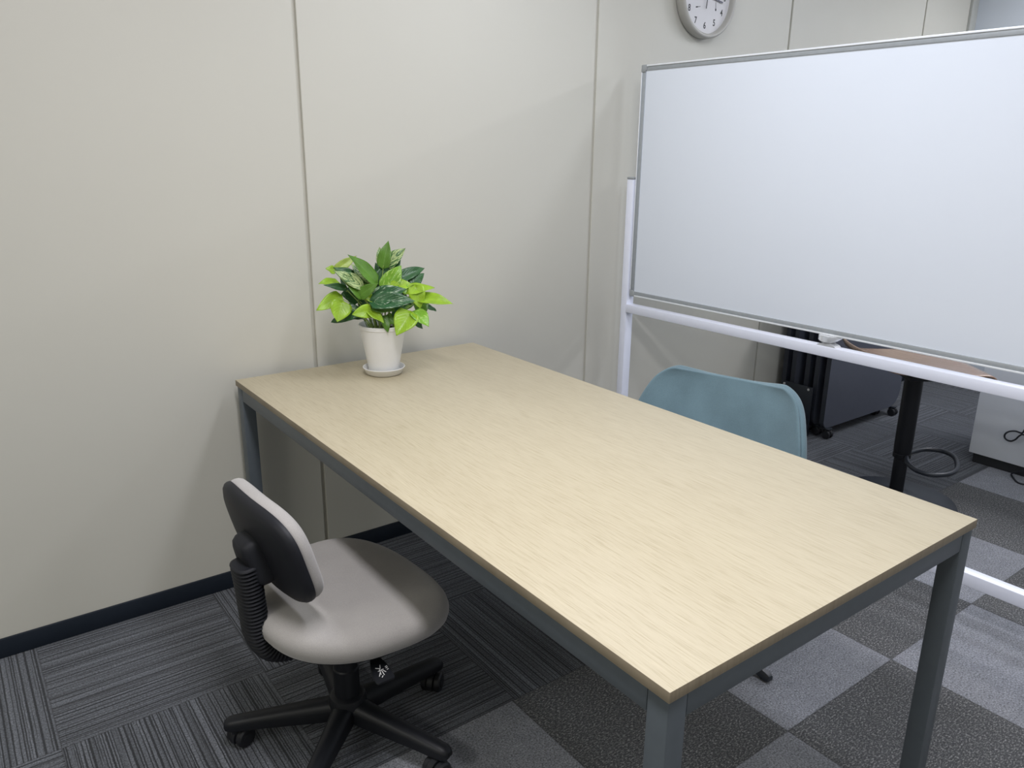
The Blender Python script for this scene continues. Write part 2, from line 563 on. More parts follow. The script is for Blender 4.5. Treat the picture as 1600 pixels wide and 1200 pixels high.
# ================================================================== table
TW, TL, TT, TZ = 0.879, 1.782, 0.0185, 0.72
table = thing('meeting_table', 'large rectangular pale oak table on blue-grey square steel legs, short end against the wall', 'table', (TW / 2, -0.028 - TL / 2 - 0.017, 0))
hx, hy = TW / 2, TL / 2
bm = bmesh.new()
add_box(bm, -hx, hx, -hy, hy, TZ - TT, TZ, bev=0.0012, seg=2)
tp = obj('tabletop', bm, [MT['oak'], MT['oak_edge_shaded']], table)
for p in tp.data.polygons:
    if abs(p.normal.z) < 0.6:
        p.material_index = 1
ins = 0.0035
ls = 0.039
ah = 0.0415
for sx in (-1, 1):
    for sy in (-1, 1):
        xa, xb = sorted((sx * (hx - ins), sx * (hx - ins - ls)))
        ya, yb = sorted((sy * (hy - ins), sy * (hy - ins - ls)))
        lg = obj('leg', box(xa, xb, ya, yb, 0.008, TZ - TT, bev=0.003), MT['steel'], table)
        obj('foot', cyl(((xa + xb) / 2, (ya + yb) / 2, 0), ((xa + xb) / 2, (ya + yb) / 2, 0.009), 0.018), MT['black'], lg)
for sx in (-1, 1):
    xa, xb = sorted((sx * (hx - ins - 0.0008), sx * (hx - ins - 0.028)))
    obj('apron', box(xa, xb, -hy + ls + ins + 0.0006, hy - ls - ins - 0.0006, TZ - TT - ah, TZ - TT, bev=0.002), MT['steel'], table)
for sy in (-1, 1):
    ya, yb = sorted((sy * (hy - ins - 0.0008), sy * (hy - ins - 0.028)))
    obj('apron', box(-hx + ls + ins + 0.0006, hx - ls - ins - 0.0006, ya, yb, TZ - TT - ah, TZ - TT, bev=0.002), MT['steel'], table)

# ================================================================== potted pothos
PX, PY = 0.413, -0.232
plant = thing('potted_plant', 'bushy pothos with lime and dark marbled leaves in a white pot on the wooden table', 'plant', (PX, PY, TZ), radians(-27.02))
S = 1.0
pot = [(0, 0.008), (0.046, 0.008), (0.0475, 0.012), (0.050, 0.03), (0.0715, 0.148), (0.0735, 0.1495), (0.0745, 0.160), (0.0725, 0.1615), (0.0705, 0.157), (0.068, 0.138), (0, 0.138)]
obj('pot', lathe(pot, n=64), MT['pot'], plant, angle=30)
sauc = [(0, 0.0), (0.050, 0.0), (0.056, 0.003), (0.064, 0.019), (0.0665, 0.0215), (0.0665, 0.0235), (0.064, 0.0235), (0.0615, 0.020), (0.055, 0.0075), (0.048, 0.006), (0, 0.006)]
obj('saucer', lathe(sauc, n=64), MT['pot'], plant, angle=40)
rng = random.Random(3)
bm = lathe([(0, 0.144), (0.03, 0.146), (0.055, 0.142), (0.0665, 0.139), (0.0665, 0.1365), (0, 0.1365)], n=32)
for v in bm.verts:
    if v.co.z > 0.1405:
        v.co.z += rng.uniform(-0.003, 0.003)
obj('soil', bm, MT['soil'], plant)

LEAVES = [
    ((0.01, -0.0, 0.343), (0.027, 0.01, 0.417), 0.037, 'M'),
    ((0.008, 0.03, 0.342), (-0.001, 0.05, 0.394), 0.029, 'V'),
    ((0.022, 0.02, 0.343), (0.079, 0.03, 0.392), 0.04, 'V'),
    ((0.002, -0.0, 0.293), (0.064, 0.03, 0.362), 0.054, 'D'),
    ((-0.02, -0.03, 0.302), (-0.091, -0.05, 0.385), 0.048, 'M'),
    ((-0.029, -0.01, 0.291), (-0.086, 0.0, 0.349), 0.048, 'V'),
    ((-0.13, 0.03, 0.329), (-0.071, 0.05, 0.367), 0.027, 'P'),
    ((-0.14, 0.02, 0.325), (-0.164, 0.01, 0.335), 0.025, 'L'),
    ((-0.132, 0.0, 0.29), (-0.184, -0.04, 0.298), 0.035, 'L'),
    ((-0.082, -0.01, 0.316), (-0.141, -0.01, 0.34), 0.025, 'D'),
    ((-0.062, -0.05, 0.292), (-0.135, -0.07, 0.34), 0.035, 'V'),
    ((-0.108, -0.03, 0.28), (-0.168, -0.05, 0.294), 0.019, 'D'),
    ((-0.056, -0.05, 0.261), (-0.104, -0.06, 0.308), 0.04, 'M'),
    ((-0.061, -0.06, 0.263), (-0.009, -0.08, 0.301), 0.033, 'M'),
    ((-0.128, -0.02, 0.251), (-0.194, -0.06, 0.219), 0.04, 'L'),
    ((-0.118, -0.06, 0.239), (-0.133, -0.09, 0.188), 0.056, 'L'),
    ((-0.077, -0.04, 0.218), (-0.129, -0.05, 0.179), 0.044, 'D'),
    ((-0.073, -0.0, 0.238), (-0.116, -0.0, 0.272), 0.037, 'D'),
    ((-0.035, -0.07, 0.216), (-0.088, -0.1, 0.212), 0.037, 'L'),
    ((-0.034, -0.07, 0.214), (0.005, -0.1, 0.185), 0.031, 'L'),
    ((0.004, -0.06, 0.192), (0.017, -0.08, 0.149), 0.025, 'M'),
    ((-0.024, -0.06, 0.246), (0.075, -0.06, 0.281), 0.056, 'W'),
    ((-0.02, -0.07, 0.244), (0.1, -0.09, 0.248), 0.05, 'W'),
    ((-0.017, -0.05, 0.23), (0.04, -0.08, 0.216), 0.052, 'M'),
    ((0.017, -0.02, 0.275), (0.064, 0.0, 0.343), 0.052, 'B'),
    ((0.035, -0.03, 0.281), (0.1, -0.03, 0.288), 0.04, 'L'),
    ((0.063, 0.0, 0.306), (0.139, 0.04, 0.329), 0.035, 'D'),
    ((0.094, 0.0, 0.286), (0.135, 0.02, 0.314), 0.035, 'D'),
    ((0.078, -0.03, 0.27), (0.162, -0.05, 0.281), 0.037, 'L'),
    ((0.106, -0.04, 0.279), (0.116, -0.06, 0.217), 0.044, 'L'),
    ((0.121, -0.04, 0.246), (0.216, -0.08, 0.236), 0.04, 'L'),
    ((0.11, -0.01, 0.205), (0.147, -0.0, 0.228), 0.042, 'M'),
    ((0.142, 0.0, 0.211), (0.173, 0.02, 0.193), 0.015, 'D'),
    ((0.082, -0.08, 0.205), (0.04, -0.12, 0.15), 0.062, 'L'),
    ((0.101, -0.07, 0.207), (0.139, -0.11, 0.172), 0.044, 'B'),
    ((0.102, -0.02, 0.171), (0.125, -0.02, 0.145), 0.019, 'D'),
    ((0.014, -0.05, 0.192), (0.041, -0.06, 0.171), 0.029, 'M'),
    ((0.037, -0.04, 0.21), (0.081, -0.05, 0.201), 0.037, 'D'),
    ((-0.108, 0.0, 0.185), (-0.159, 0.01, 0.167), 0.027, 'D'),
    ((-0.036, 0.02, 0.261), (0.014, 0.03, 0.294), 0.046, 'D'),
    ((-0.045, -0.0, 0.246), (0.025, -0.01, 0.251), 0.046, 'D'),
    ((-0.081, 0.02, 0.252), (-0.124, 0.03, 0.251), 0.04, 'D'),
    ((0.037, -0.01, 0.238), (0.093, -0.02, 0.222), 0.042, 'D'),
    ((0.003, 0.03, 0.309), (-0.014, 0.06, 0.345), 0.029, 'D'),
    ((-0.047, -0.05, 0.261), (-0.018, -0.07, 0.24), 0.023, 'L'),
    ((-0.0, -0.02, 0.232), (-0.038, -0.03, 0.21), 0.037, 'D'),
    ((0.033, -0.01, 0.267), (0.082, -0.0, 0.244), 0.042, 'D'),
    ((-0.066, -0.0, 0.221), (-0.033, 0.0, 0.238), 0.033, 'D'),
    ((0.064, -0.02, 0.223), (0.107, -0.0, 0.235), 0.037, 'M'),
    ((-0.063, 0.03, 0.312), (-0.033, 0.05, 0.338), 0.033, 'D'),
    ((-0.104, 0.03, 0.284), (-0.124, 0.04, 0.303), 0.029, 'D'),
    ((-0.055, -0.01, 0.19), (-0.096, -0.02, 0.182), 0.025, 'D'),
    ((0.058, -0.03, 0.283), (0.073, -0.05, 0.261), 0.037, 'B'),
]

def leaf_mesh(base, tip, width, rr):
    base, tip = Vector(base), Vector(tip)
    ax = tip - base
    L = ax.length
    t = ax.normalized()
    face = Vector((0.15 * rr.uniform(-1, 1), -0.80, 0.60))
    n = (face - t * face.dot(t))
    if n.length < 0.2:
        n = Vector((0, 0, 1)) - t * t.z
    n.normalize()
    n = Matrix.Rotation(radians(rr.uniform(-22, 22)), 3, t) @ n
    s = t.cross(n)
    bm = bmesh.new()
    uvl = bm.loops.layers.uv.new('UVMap')
    nu, nv = 8, 14
    droop = rr.uniform(0.06, 0.16) * L
    fold = rr.uniform(0.12, 0.32)
    wave = rr.uniform(0, 6.28)
    grid = []
    for j in range(nv + 1):
        q = j / nv
        # heart outline : half width along the leaf
        wv = (q ** 0.30) * ((1 - q) ** 0.95) * 2.02
        if q > 0.86:
            wv *= 1 - 0.18 * (q - 0.86) / 0.14
        wv = min(wv, 1.0)
        row = []
        for i in range(nu + 1):
            e = (i / nu - 0.5) * 2
            x = e * wv * width * 0.5
            # lobes run back past the stem
            back = -0.16 * L * max(0, 1 - q / 0.35) ** 1.3 * sin(min(1.0, abs(e) * 1.25) * pi * 0.62)
            y = q * L + back
            h = abs(x) * fold - droop * (q * q) * 1.2 + droop * q * 0.9
            h += 0.0016 * sin(q * 9 + wave + e * 1.2) * abs(e)
            p = base + t * y + s * x + n * h
            row.append((bm.verts.new(p), (i / nu, q)))
        grid.append(row)
    for j in range(nv):
        for i in range(nu):
            f = [grid[j][i], grid[j][i + 1], grid[j + 1][i + 1], grid[j + 1][i]]
            face = bm.faces.new([a[0] for a in f])
            for lp, a in zip(face.loops, f):
                lp[uvl].uv = a[1]
    return bm, n

LEAF_LABEL = {'L': 'lime green leaf', 'B': 'bright green leaf', 'P': 'pale lime leaf', 'M': 'mid green leaf', 'D': 'dark green leaf', 'V': 'green leaf marbled with cream', 'W': 'dark leaf flecked with white'}
for k, (b0, t0, wd, kind) in enumerate(LEAVES):
    rr = random.Random(100 + k)
    bm, n = leaf_mesh(b0, t0, wd * 1.16, rr)
    me = bpy.data.meshes.new('leaf')
    bm.normal_update()
    bm.to_mesh(me)
    bm.free()
    me.shade_smooth()
    lf = link('leaf', me, MT['leaf_' + kind], plant)
    lf['label'] = LEAF_LABEL[kind]
    sub = lf.modifiers.new('thickness', 'SOLIDIFY')
    sub.thickness = 0.0005
    # stem from the soil to the base of the blade
    a = rr.uniform(0, 2 * pi)
    r_ = 0.045 * rr.random() ** 0.5
    b0v = Vector(b0)
    root = Vector((b0v.x * 0.30 + r_ * 0.4 * cos(a), b0v.y * 0.4 + r_ * 0.4 * sin(a), 0.140))
    rl = math.hypot(root.x, root.y)
    if rl > 0.05:
        root.x *= 0.05 / rl
        root.y *= 0.05 / rl
    mid = root.lerp(b0v, 0.55) + Vector((-b0v.x * 0.10, 0, 0.012))
    rim = root.lerp(b0v, 0.25) + Vector((0, 0, 0.018))
    st = tube(spline([root, rim, mid, b0v], 5), 0.0014, n=6, radii=None)
    obj('stem', st, MT['stem'], lf)

# ================================================================== task chair
chair = thing('office_chair', 'armless swivel task chair with grey-beige seat pad and black five-star base, left of the table', 'chair', (-0.042, -0.865, 0), radians(CH_ROT))
CX = 0.006
SEATZ = 0.395
out_s = superell(0.212, 0.240, 2.55, 72)
out_s = [(x + CX, y * (1.0 + 0.10 * (x / 0.21))) for x, y in out_s]
def seat_warp(p):
    # waterfall front edge and a slightly dished middle
    z = p.z
    r2 = (p.x / 0.21) ** 2
    if p.x > 0:
        z -= 0.020 * (p.x / 0.21) ** 3
    else:
        z += 0.004 * r2
    return Vector((p.x, p.y, z))
seat = obj('seat', cushion(out_s, [(0, SEATZ - 0.032), (0.90, SEATZ - 0.032), (0.955, SEATZ - 0.028), (0.985, SEATZ - 0.018), (1.0, SEATZ - 0.004), (1.0, SEATZ + 0.006), (0.985, SEATZ + 0.017), (0.95, SEATZ + 0.0265), (0.89, SEATZ + 0.033), (0.78, SEATZ + 0.037), (0.6, SEATZ + 0.038), (0.4, SEATZ + 0.037), (0.2, SEATZ + 0.036), (0, SEATZ + 0.036)], seat_warp), MT['grey_fabric'], chair, angle=60)
obj('seat_pan', cushion([(x * 0.93, y * 0.93) for x, y in out_s], [(0, SEATZ - 0.052), (0.7, SEATZ - 0.052), (0.92, SEATZ - 0.044), (1.0, SEATZ - 0.034), (1.0, SEATZ - 0.028), (0.9, SEATZ - 0.026), (0, SEATZ - 0.026)], seat_warp), MT['black'], chair)
bm = box(-0.11, 0.09, -0.05, 0.05, SEATZ - 0.088, SEATZ - 0.045, bev=0.008)
add_box(bm, -0.05, 0.05, -0.085, 0.085, SEATZ - 0.062, SEATZ - 0.045, bev=0.004)
obj('mechanism', bm, MT['black_metal'], chair)
# backrest
BW, BH = 0.181, 0.113
BC = Vector((-0.178, 0.022, 0.583))
LEAN = radians(BACK_LEAN)
Rb = Matrix.Rotation(-LEAN, 3, 'Y')
out_b = superell(BW, BH, 3.4, 96)
out_b = [(u * (1 - 0.02 * (v / BH)), v) for u, v in out_b]
def back_warp(off):
    def f(p):
        # p.x: across, p.y: up, p.z: thickness (forwards positive)
        q = Vector((p.z + off + 0.45 * p.x * p.x + 0.35 * p.y * p.y, p.x, p.y))
        return BC + Rb @ q
    return f
obj('backrest', cushion(out_b, [(0, 0.0), (0.94, 0.0), (0.985, 0.004), (1.0, 0.012), (1.0, 0.018), (0.985, 0.026), (0.95, 0.033), (0.87, 0.039), (0.7, 0.043), (0.5, 0.045), (0.25, 0.046), (0, 0.046)], back_warp(0.006)), MT['grey_fabric'], chair, angle=60)
obj('back_shell', cushion([(x * 1.012, y * 1.012) for x, y in out_b], [(0, -0.012), (0.3, -0.012), (0.6, -0.0125), (0.85, -0.011), (0.95, -0.006), (0.99, 0.0), (1.0, 0.006), (0.995, 0.012), (0.96, 0.0125), (0.5, 0.0125), (0, 0.0125)], back_warp(0.0)), MT['black_soft'], chair, angle=60)
# bracket on the back shell
out_k = superell(0.050, 0.055, 5, 60)
out_k = [(u * (1 - 0.22 * (v / 0.058)), v) for u, v in out_k]
def brk_warp(p):
    q = Vector((p.z, p.x, p.y))
    return BC + Rb @ q + Vector((0, 0, -0.022))
br = obj('back_bracket', cushion(out_k, [(0, -0.040), (0.70, -0.040), (0.86, -0.036), (0.97, -0.026), (1.0, -0.012), (1.0, 0.002), (0, 0.002)], brk_warp), MT['black_soft'], chair, angle=50)
for sy in (-1, 1):
    c0 = BC + Rb @ Vector((-0.036, sy * 0.036, -0.040))
    obj('screw_hole', cyl(c0, c0 + Rb @ Vector((-0.004, 0, 0)), 0.006, n=16), MT['ink'], br)
# bellows over the back tube
TY = 0.010
tube_pts = spline([(-0.217, TY, 0.555), (-0.212, TY, 0.50), (-0.208, TY, 0.43), (-0.203, TY, 0.375), (-0.183, TY, 0.335), (-0.145, TY, 0.316), (-0.09, TY, 0.312)], 30)
bm = bmesh.new()
# resample at even arc length and modulate the radius
acc = [0]
for a, b in zip(tube_pts[:-1], tube_pts[1:]):
    acc.append(acc[-1] + (b - a).length)
tot = acc[-1]
pts, rad = [], []
nseg = 36 * 4
j = 0
for i in range(nseg + 1):
    s_ = tot * i / nseg
    while j < len(acc) - 2 and acc[j + 1] < s_:
        j += 1
    f = (s_ - acc[j]) / max(1e-9, acc[j + 1] - acc[j])
    pts.append(tube_pts[j].lerp(tube_pts[j + 1], min(1, f)))
    rad.append(0.0290 + (0.0, 0.0040, 0.0052, 0.0016)[i % 4])
rings = []
for i, p in enumerate(pts):
    t = (pts[min(i + 1, nseg)] - pts[max(i - 1, 0)]).normalized()
    Nn = Vector((t.z, 0, -t.x))
    B = Vector((0, 1, 0))
    rings.append([p + B * (1.12 * rad[i] * math.copysign(abs(cos(2 * pi * k / 28)) ** 0.75, cos(2 * pi * k / 28))) + Nn * (0.80 * rad[i] * math.copysign(abs(sin(2 * pi * k / 28)) ** 0.75, sin(2 * pi * k / 28))) for k in range(28)])
add_loft(bm, rings)
obj('bellows', bm, MT['black_soft'], chair, angle=25)
# column
bm = lathe([(0, 0.075), (0.031, 0.075), (0.031, 0.20), (0.0285, 0.203), (0.0285, 0.29), (0.026, 0.293), (0.026, SEATZ - 0.085), (0, SEATZ - 0.085)], n=40)
obj('column', bm, MT['black'], chair)
# five-star base : hub and arms, casters
obj('hub', lathe([(0, 0.070), (0.040, 0.070), (0.046, 0.078), (0.047, 0.112), (0.042, 0.124), (0.034, 0.129), (0, 0.129)], n=40), MT['black'], chair)
def caster_parts(parent, ax, ay, az, yaw_, r=0.025, hub_r=0.0, mat=None, top=0.075):
    """twin wheel caster; wheels roll along yaw_"""
    fwd = Vector((cos(yaw_), sin(yaw_), 0))
    side = Vector((-sin(yaw_), cos(yaw_), 0))
    c = Vector((ax, ay, r)) - fwd * 0.014
    bm = bmesh.new()
    # hood between and over the wheels
    rings = []
    hw = 0.0075
    n = 14
    for s_ in (-hw, hw):
        ring = [c + side * s_ + fwd * ((r + 0.003) * cos(a)) + Vector((0, 0, (r + 0.003) * sin(a))) for a in [radians(-20 + 220 * k / n) for k in range(n + 1)]]
        rings.append(ring)
    add_loft(bm, rings)
    add_cyl(bm, (ax, ay, r + 0.012), (ax, ay, top), 0.011, n=20)
    cp = obj('caster', bm, MT['wheel'], parent)
    for s_ in (-1, 1):
        bw = bmesh.new()
        add_cyl(bw, c + side * (s_ * 0.008), c + side * (s_ * 0.026), r, n=36, bev=0.004)
        add_cyl(bw, c + side * (s_ * 0.0255), c + side * (s_ * 0.0275), r * 0.45, n=20)
        obj('wheel', bw, MT['wheel'], cp)
    return cp
cyaw = [40, 150, 200, -70, 10]
for k in range(5):
    a = radians(8 - CH_ROT + 72 * k)
    ca, sa = cos(a), sin(a)
    rings = []
    for q, (rr_, zt, zb, hw) in enumerate([(0.030, 0.116, 0.070, 0.030), (0.06, 0.112, 0.066, 0.0275), (0.12, 0.104, 0.063, 0.0245), (0.20, 0.094, 0.060, 0.0215), (0.262, 0.086, 0.057, 0.020), (0.280, 0.083, 0.056, 0.019), (0.290, 0.079, 0.057, 0.0155), (0.295, 0.073, 0.060, 0.010)]):
        ring = []
        prof = [(-1, 0.0), (-1, 0.55), (-0.82, 0.80), (-0.5, 0.96), (0, 1.0), (0.5, 0.96), (0.82, 0.80), (1, 0.55), (1, 0.0), (0.5, -0.02), (-0.5, -0.02)]
        for u, v in prof:
            x, y, z = rr_, u * hw, zb + (zt - zb) * v
            ring.append((x * ca - y * sa, x * sa + y * ca, z))
        rings.append(ring)
    obj('base_arm', add_loft(bmesh.new(), rings), MT['black'], chair, angle=40)
    caster_parts(chair, 0.270 * ca, 0.270 * sa, 0, radians(cyaw[k] - CH_ROT), r=0.0255, top=0.060)
# height lever with its white pictogram
Rz = Matrix.Rotation(radians(-CH_ROT), 3, 'Z')
def wl(x, y, z):      # room direction -> chair coordinates
    q = Rz @ Vector((x + 0.042, y + 0.865, 0))
    return Vector((q.x, q.y, z))
p0, p1, p2 = wl(-0.035, -0.95, 0.355), wl(-0.050, -1.035, 0.335), wl(-0.0575, -1.105, 0.3225)
lev = obj('lever', tube(spline([p0, p1, p1.lerp(p2, 0.3)], 6), 0.0045, n=12), MT['black'], chair)
fw = (p2 - p1).normalized()
sd = Vector((0.80, -0.59, 0))
sd = Rz @ sd
sd = (sd - fw * sd.dot(fw)).normalized()
nn = sd.cross(fw).normalized()
if nn.z < 0:
    nn = -nn
mtx = Matrix((sd, fw, nn)).transposed().to_4x4()
mtx.translation = p1
rings = []
for yy, hw in ((-0.006, 0.005), (0.004, 0.008), (0.018, 0.0135), (0.035, 0.0185), (0.055, 0.0215), (0.075, 0.0215), (0.082, 0.019)):
    rings.append([mtx @ Vector((u * hw, yy, v * 0.0028)) for u, v in ((-1, 0), (-0.9, 0.8), (-0.5, 1), (0.5, 1), (0.9, 0.8), (1, 0), (0.9, -0.8), (-0.9, -0.8))])
pad = obj('lever_paddle', add_loft(bmesh.new(), rings), MT['black'], lev)
bm = bmesh.new()
def mark(a, b, wd=0.0016):
    a, b = Vector(a), Vector(b)
    dd = (b - a).normalized()
    pp = Vector((-dd.y, dd.x)) * wd / 2
    vs = [bm.verts.new(mtx @ Vector((q.x, q.y, 0.0032))) for q in (a - pp, b - pp, b + pp, a + pp)]
    bm.faces.new(vs)
    vs2 = [bm.verts.new(mtx @ Vector((q.x, q.y, 0.0029))) for q in (a - pp, b - pp, b + pp, a + pp)]
    for i in range(4):
        bm.faces.new((vs[i], vs2[i], vs2[(i + 1) % 4], vs[(i + 1) % 4]))
for a, b in [((-0.009, 0.040), (0.0, 0.046)), ((0.0, 0.046), (0.003, 0.036)), ((-0.007, 0.051), (0.006, 0.050)), ((-0.002, 0.047), (-0.004, 0.062)), ((-0.004, 0.056), (-0.009, 0.065)), ((0.001, 0.052), (0.002, 0.066)), ((0.004, 0.053), (0.008, 0.060)), ((-0.001, 0.066), (-0.005, 0.070)), ((0.011, 0.046), (0.016, 0.045)), ((0.011, 0.050), (0.016, 0.049)), ((0.012, 0.055), (0.016, 0.054))]:
    mark(a, b)
mk = obj('pictogram', bm, MT['white_ink'], lev, smooth=False)
mk['label'] = 'small white printed pictogram'

# ================================================================== teal shell chair
TC = (0.998, -0.998, 0)
teal = thing('shell_chair', 'teal upholstered shell chair with wide rounded back, on the whiteboard side of the table', 'chair', TC, radians(TEAL_ROT))
prof = [  # x, z, half width, edge lift forward/up
    (0.235, 0.405, 0.190, 0.000), (0.228, 0.428, 0.205, 0.000), (0.19, 0.438, 0.222, 0.004), (0.11, 0.436, 0.236, 0.012), (0.02, 0.430, 0.248, 0.022),
    (-0.07, 0.430, 0.262, 0.034), (-0.14, 0.440, 0.276, 0.050), (-0.185, 0.470, 0.286, 0.066), (-0.212, 0.520, 0.290, 0.076), (-0.230, 0.575, 0.282, 0.078),
    (-0.245, 0.630, 0.266, 0.070), (-0.257, 0.668, 0.252, 0.060), (-0.266, 0.696, 0.236, 0.052), (-0.271, 0.714, 0.219, 0.045), (-0.274, 0.727, 0.197, 0.038), (-0.277, 0.735, 0.165, 0.030)]
def shell(off, w_scale, rows, shrink_top=0.0):
    nU = 24
    bm = bmesh.new()
    grid = []
    P = [Vector((a, b)) for a, b, _, _ in prof]
    for j in rows:
        j0 = int(math.floor(j)); f = j - j0
        j1 = min(j0 + 1, len(prof) - 1)
        x, z, hw, lift = [prof[j0][q] * (1 - f) + prof[j1][q] * f for q in range(4)]
        a = P[max(j0 - 1, 0)]; b = P[min(j0 + 2 if f > 0 else j0 + 1, len(P) - 1)]
        tg = (b - a).normalized()
        nrm = Vector((tg.y, -tg.x))       # towards the sitter: forward / up
        row = []
        for i in range(nU + 1):
            e = (i / nU - 0.5) * 2
            ee = math.copysign(abs(e) ** 0.9, e)
            l = lift * abs(ee) ** 2.4 + 0.016 * max(0, j / 15 - 0.4) * ee * ee
            px = x + nrm.x * (l + off)
            pz = z + nrm.y * (l + off)
            row.append(bm.verts.new((px, ee * hw * w_scale, pz)))
        grid.append(row)
    for a, b in zip(grid[:-1], grid[1:]):
        for i in range(nU):
            bm.faces.new((a[i], a[i + 1], b[i + 1], b[i]))
    return bm
def add_mods(o, th, off, lev=2, bev=0.0):
    s_ = o.modifiers.new('thickness', 'SOLIDIFY'); s_.thickness = th; s_.offset = off
    u = o.modifiers.new('round', 'SUBSURF'); u.levels = lev; u.render_levels = lev
rows = [float(k) for k in range(16)]
sh = obj('shell', shell(-0.012, 1.0, rows), MT['teal_fabric'], teal, angle=180)
add_mods(sh, 0.030, 0)
rows2 = [0.6] + [float(k) for k in range(1, 15)] + [14.45]
cu_ = obj('inner_upholstery', shell(0.0040, 0.968, rows2), MT['teal_fabric'], teal, angle=180)
add_mods(cu_, 0.010, 0)
# swivel base
obj('column', cyl((0, 0, 0.07), (0, 0, 0.385), 0.025, n=32), MT['black_metal'], teal)
bm = box(-0.10, 0.10, -0.09, 0.09, 0.380, 0.398, bev=0.004)
obj('seat_plate', bm, MT['black_metal'], teal)
obj('hub', lathe([(0, 0.045), (0.034, 0.045), (0.038, 0.055), (0.036, 0.085), (0, 0.088)], n=32), MT['black_metal'], teal)
for k in range(4):
    a = radians(TEAL_BASE - TEAL_ROT + 90 * k)
    ca, sa = cos(a), sin(a)
    rings = []
    for rr_, zt, zb, hw in [(0.02, 0.082, 0.050, 0.020), (0.10, 0.075, 0.048, 0.018), (0.22, 0.058, 0.034, 0.015), (0.315, 0.036, 0.012, 0.0135), (0.352, 0.028, 0.005, 0.0125), (0.360, 0.022, 0.006, 0.010)]:
        ring = []
        for u, v in [(-1, 0.0), (-1, 0.6), (-0.6, 0.95), (0.6, 0.95), (1, 0.6), (1, 0.0)]:
            x, y, z = rr_, u * hw, zb + (zt - zb) * v
            ring.append((x * ca - y * sa, x * sa + y * ca, z))
        rings.append(ring)
    ar = obj('base_arm', add_loft(bmesh.new(), rings), MT['black_metal'], teal, angle=40)
    obj('glide', cyl((0.338 * ca, 0.338 * sa, 0), (0.338 * ca, 0.338 * sa, 0.012), 0.010, n=20, bev=0.003), MT['black'], ar)

# ================================================================== mobile whiteboard
WB = thing('mobile_whiteboard', 'large white reversible board in an aluminium frame on a white wheeled stand', 'whiteboard', (1.643, -0.0858, 0), radians(-88.64))
BZ, BHT, BL = 0.828, 0.900, 1.80
fw_ = 0.0205
bm = box(fw_ * 0.8, BL - fw_ * 0.8, 0.0035, 0.0185, BZ + fw_ * 0.8, BZ + BHT - fw_ * 0.8)
obj('writing_surface', bm, MT['board'], WB, smooth=False)
def frame_bar(x0, x1, z0, z1, nm='frame'):
    bm = box(x0, x1, 0.0, 0.022, z0, z1, bev=0.0012)
    # raised lip on the outer edge, both faces
    if x1 - x0 > z1 - z0:
        zo = (z0, z0 + 0.006) if z0 < BZ + 0.2 else (z1 - 0.006, z1)
        add_box(bm, x0, x1, -0.003, 0.025, zo[0], zo[1], bev=0.001)
    else:
        xo = (x0, x0 + 0.0045) if x0 < 0.5 else (x1 - 0.0045, x1)
        add_box(bm, xo[0], xo[1], -0.003, 0.025, z0, z1, bev=0.001)
    fo = obj(nm, bm, [MT['alu'], MT['alu_highlight']], WB)
    for p_ in fo.data.polygons:
        if abs(p_.center.y - 0.011) > 0.0125:
            p_.material_index = 1
    return fo
cc = 0.026
frame_bar(cc, BL - cc, BZ, BZ + fw_)
frame_bar(cc, BL - cc, BZ + BHT - fw_, BZ + BHT)
frame_bar(0, fw_, BZ + cc, BZ + BHT - cc)
frame_bar(BL - fw_, BL, BZ + cc, BZ + BHT - cc)
for cx_ in (0, 1):
    for cz_ in (0, 1):
        xa = 0 if cx_ == 0 else BL - cc
        za = BZ if cz_ == 0 else BZ + BHT - cc
        bm = bmesh.new()
        xs = (xa - 0.001, xa + fw_) if cx_ == 0 else (BL - fw_, BL + 0.001)
        zs = (za - 0.001, za + fw_) if cz_ == 0 else (BZ + BHT - fw_, BZ + BHT + 0.001)
        add_box(bm, xs[0], xs[1], -0.0035, 0.0255, za if cz_ else za - 0.001, za + cc if not cz_ else za + cc + 0.001, bev=0.003)
        add_box(bm, xa, xa + cc, -0.0033, 0.0253, zs[0], zs[1], bev=0.003)
        obj('corner_cap', bm, MT['plastic_cap'], WB)
# posts, rails, feet
PZ = BZ + BHT / 2 + 0.022
for s_, px in ((0, -0.0215), (1, BL + 0.0215)):
    ps = obj('post', box(px - 0.0165, px + 0.0165, -0.012, 0.030, 0.150, PZ, bev=0.003), MT['white_metal'], WB)
    bm = box(px - 0.018, px + 0.018, -0.0135, 0.0315, PZ, PZ + 0.009, bev=0.004)
    obj('post_cap', bm, MT['plastic_cap'], ps)
    xa, xb = (px + 0.016, 0.002) if s_ == 0 else (BL - 0.002, px - 0.016)
    obj('pivot', cyl((xa, 0.010, PZ - 0.022), (xb, 0.010, PZ - 0.022), 0.008, n=20), MT['plastic_cap'], WB)
    ft = obj('foot', box(px - 0.020, px + 0.020, -0.285, 0.300, 0.088, 0.128, bev=0.004), MT['white_metal'], WB)
    obj('foot_joint', box(px - 0.0175, px + 0.0175, -0.030, 0.048, 0.1285, 0.170, bev=0.003), MT['white_metal'], WB)
    for fy in (-0.255, 0.270):
        bm = cyl((px, fy, 0.05), (px, fy, 0.0885), 0.010, n=16)
        add_box(bm, px - 0.009, px + 0.009, fy - 0.022, fy + 0.022, 0.034, 0.066, bev=0.006)
        cs = obj('caster', bm, MT['plastic_cap'], WB)
        for q in (-1, 1):
            obj('wheel', cyl((px + q * 0.010, fy, 0.030), (px + q * 0.022, fy, 0.030), 0.030, n=32, bev=0.004), MT['wheel'], cs)
obj('rail', box(-0.005, BL + 0.005, -0.016, 0.024, RAIL_Z0, RAIL_Z1, bev=0.003), MT['white_metal'], WB)
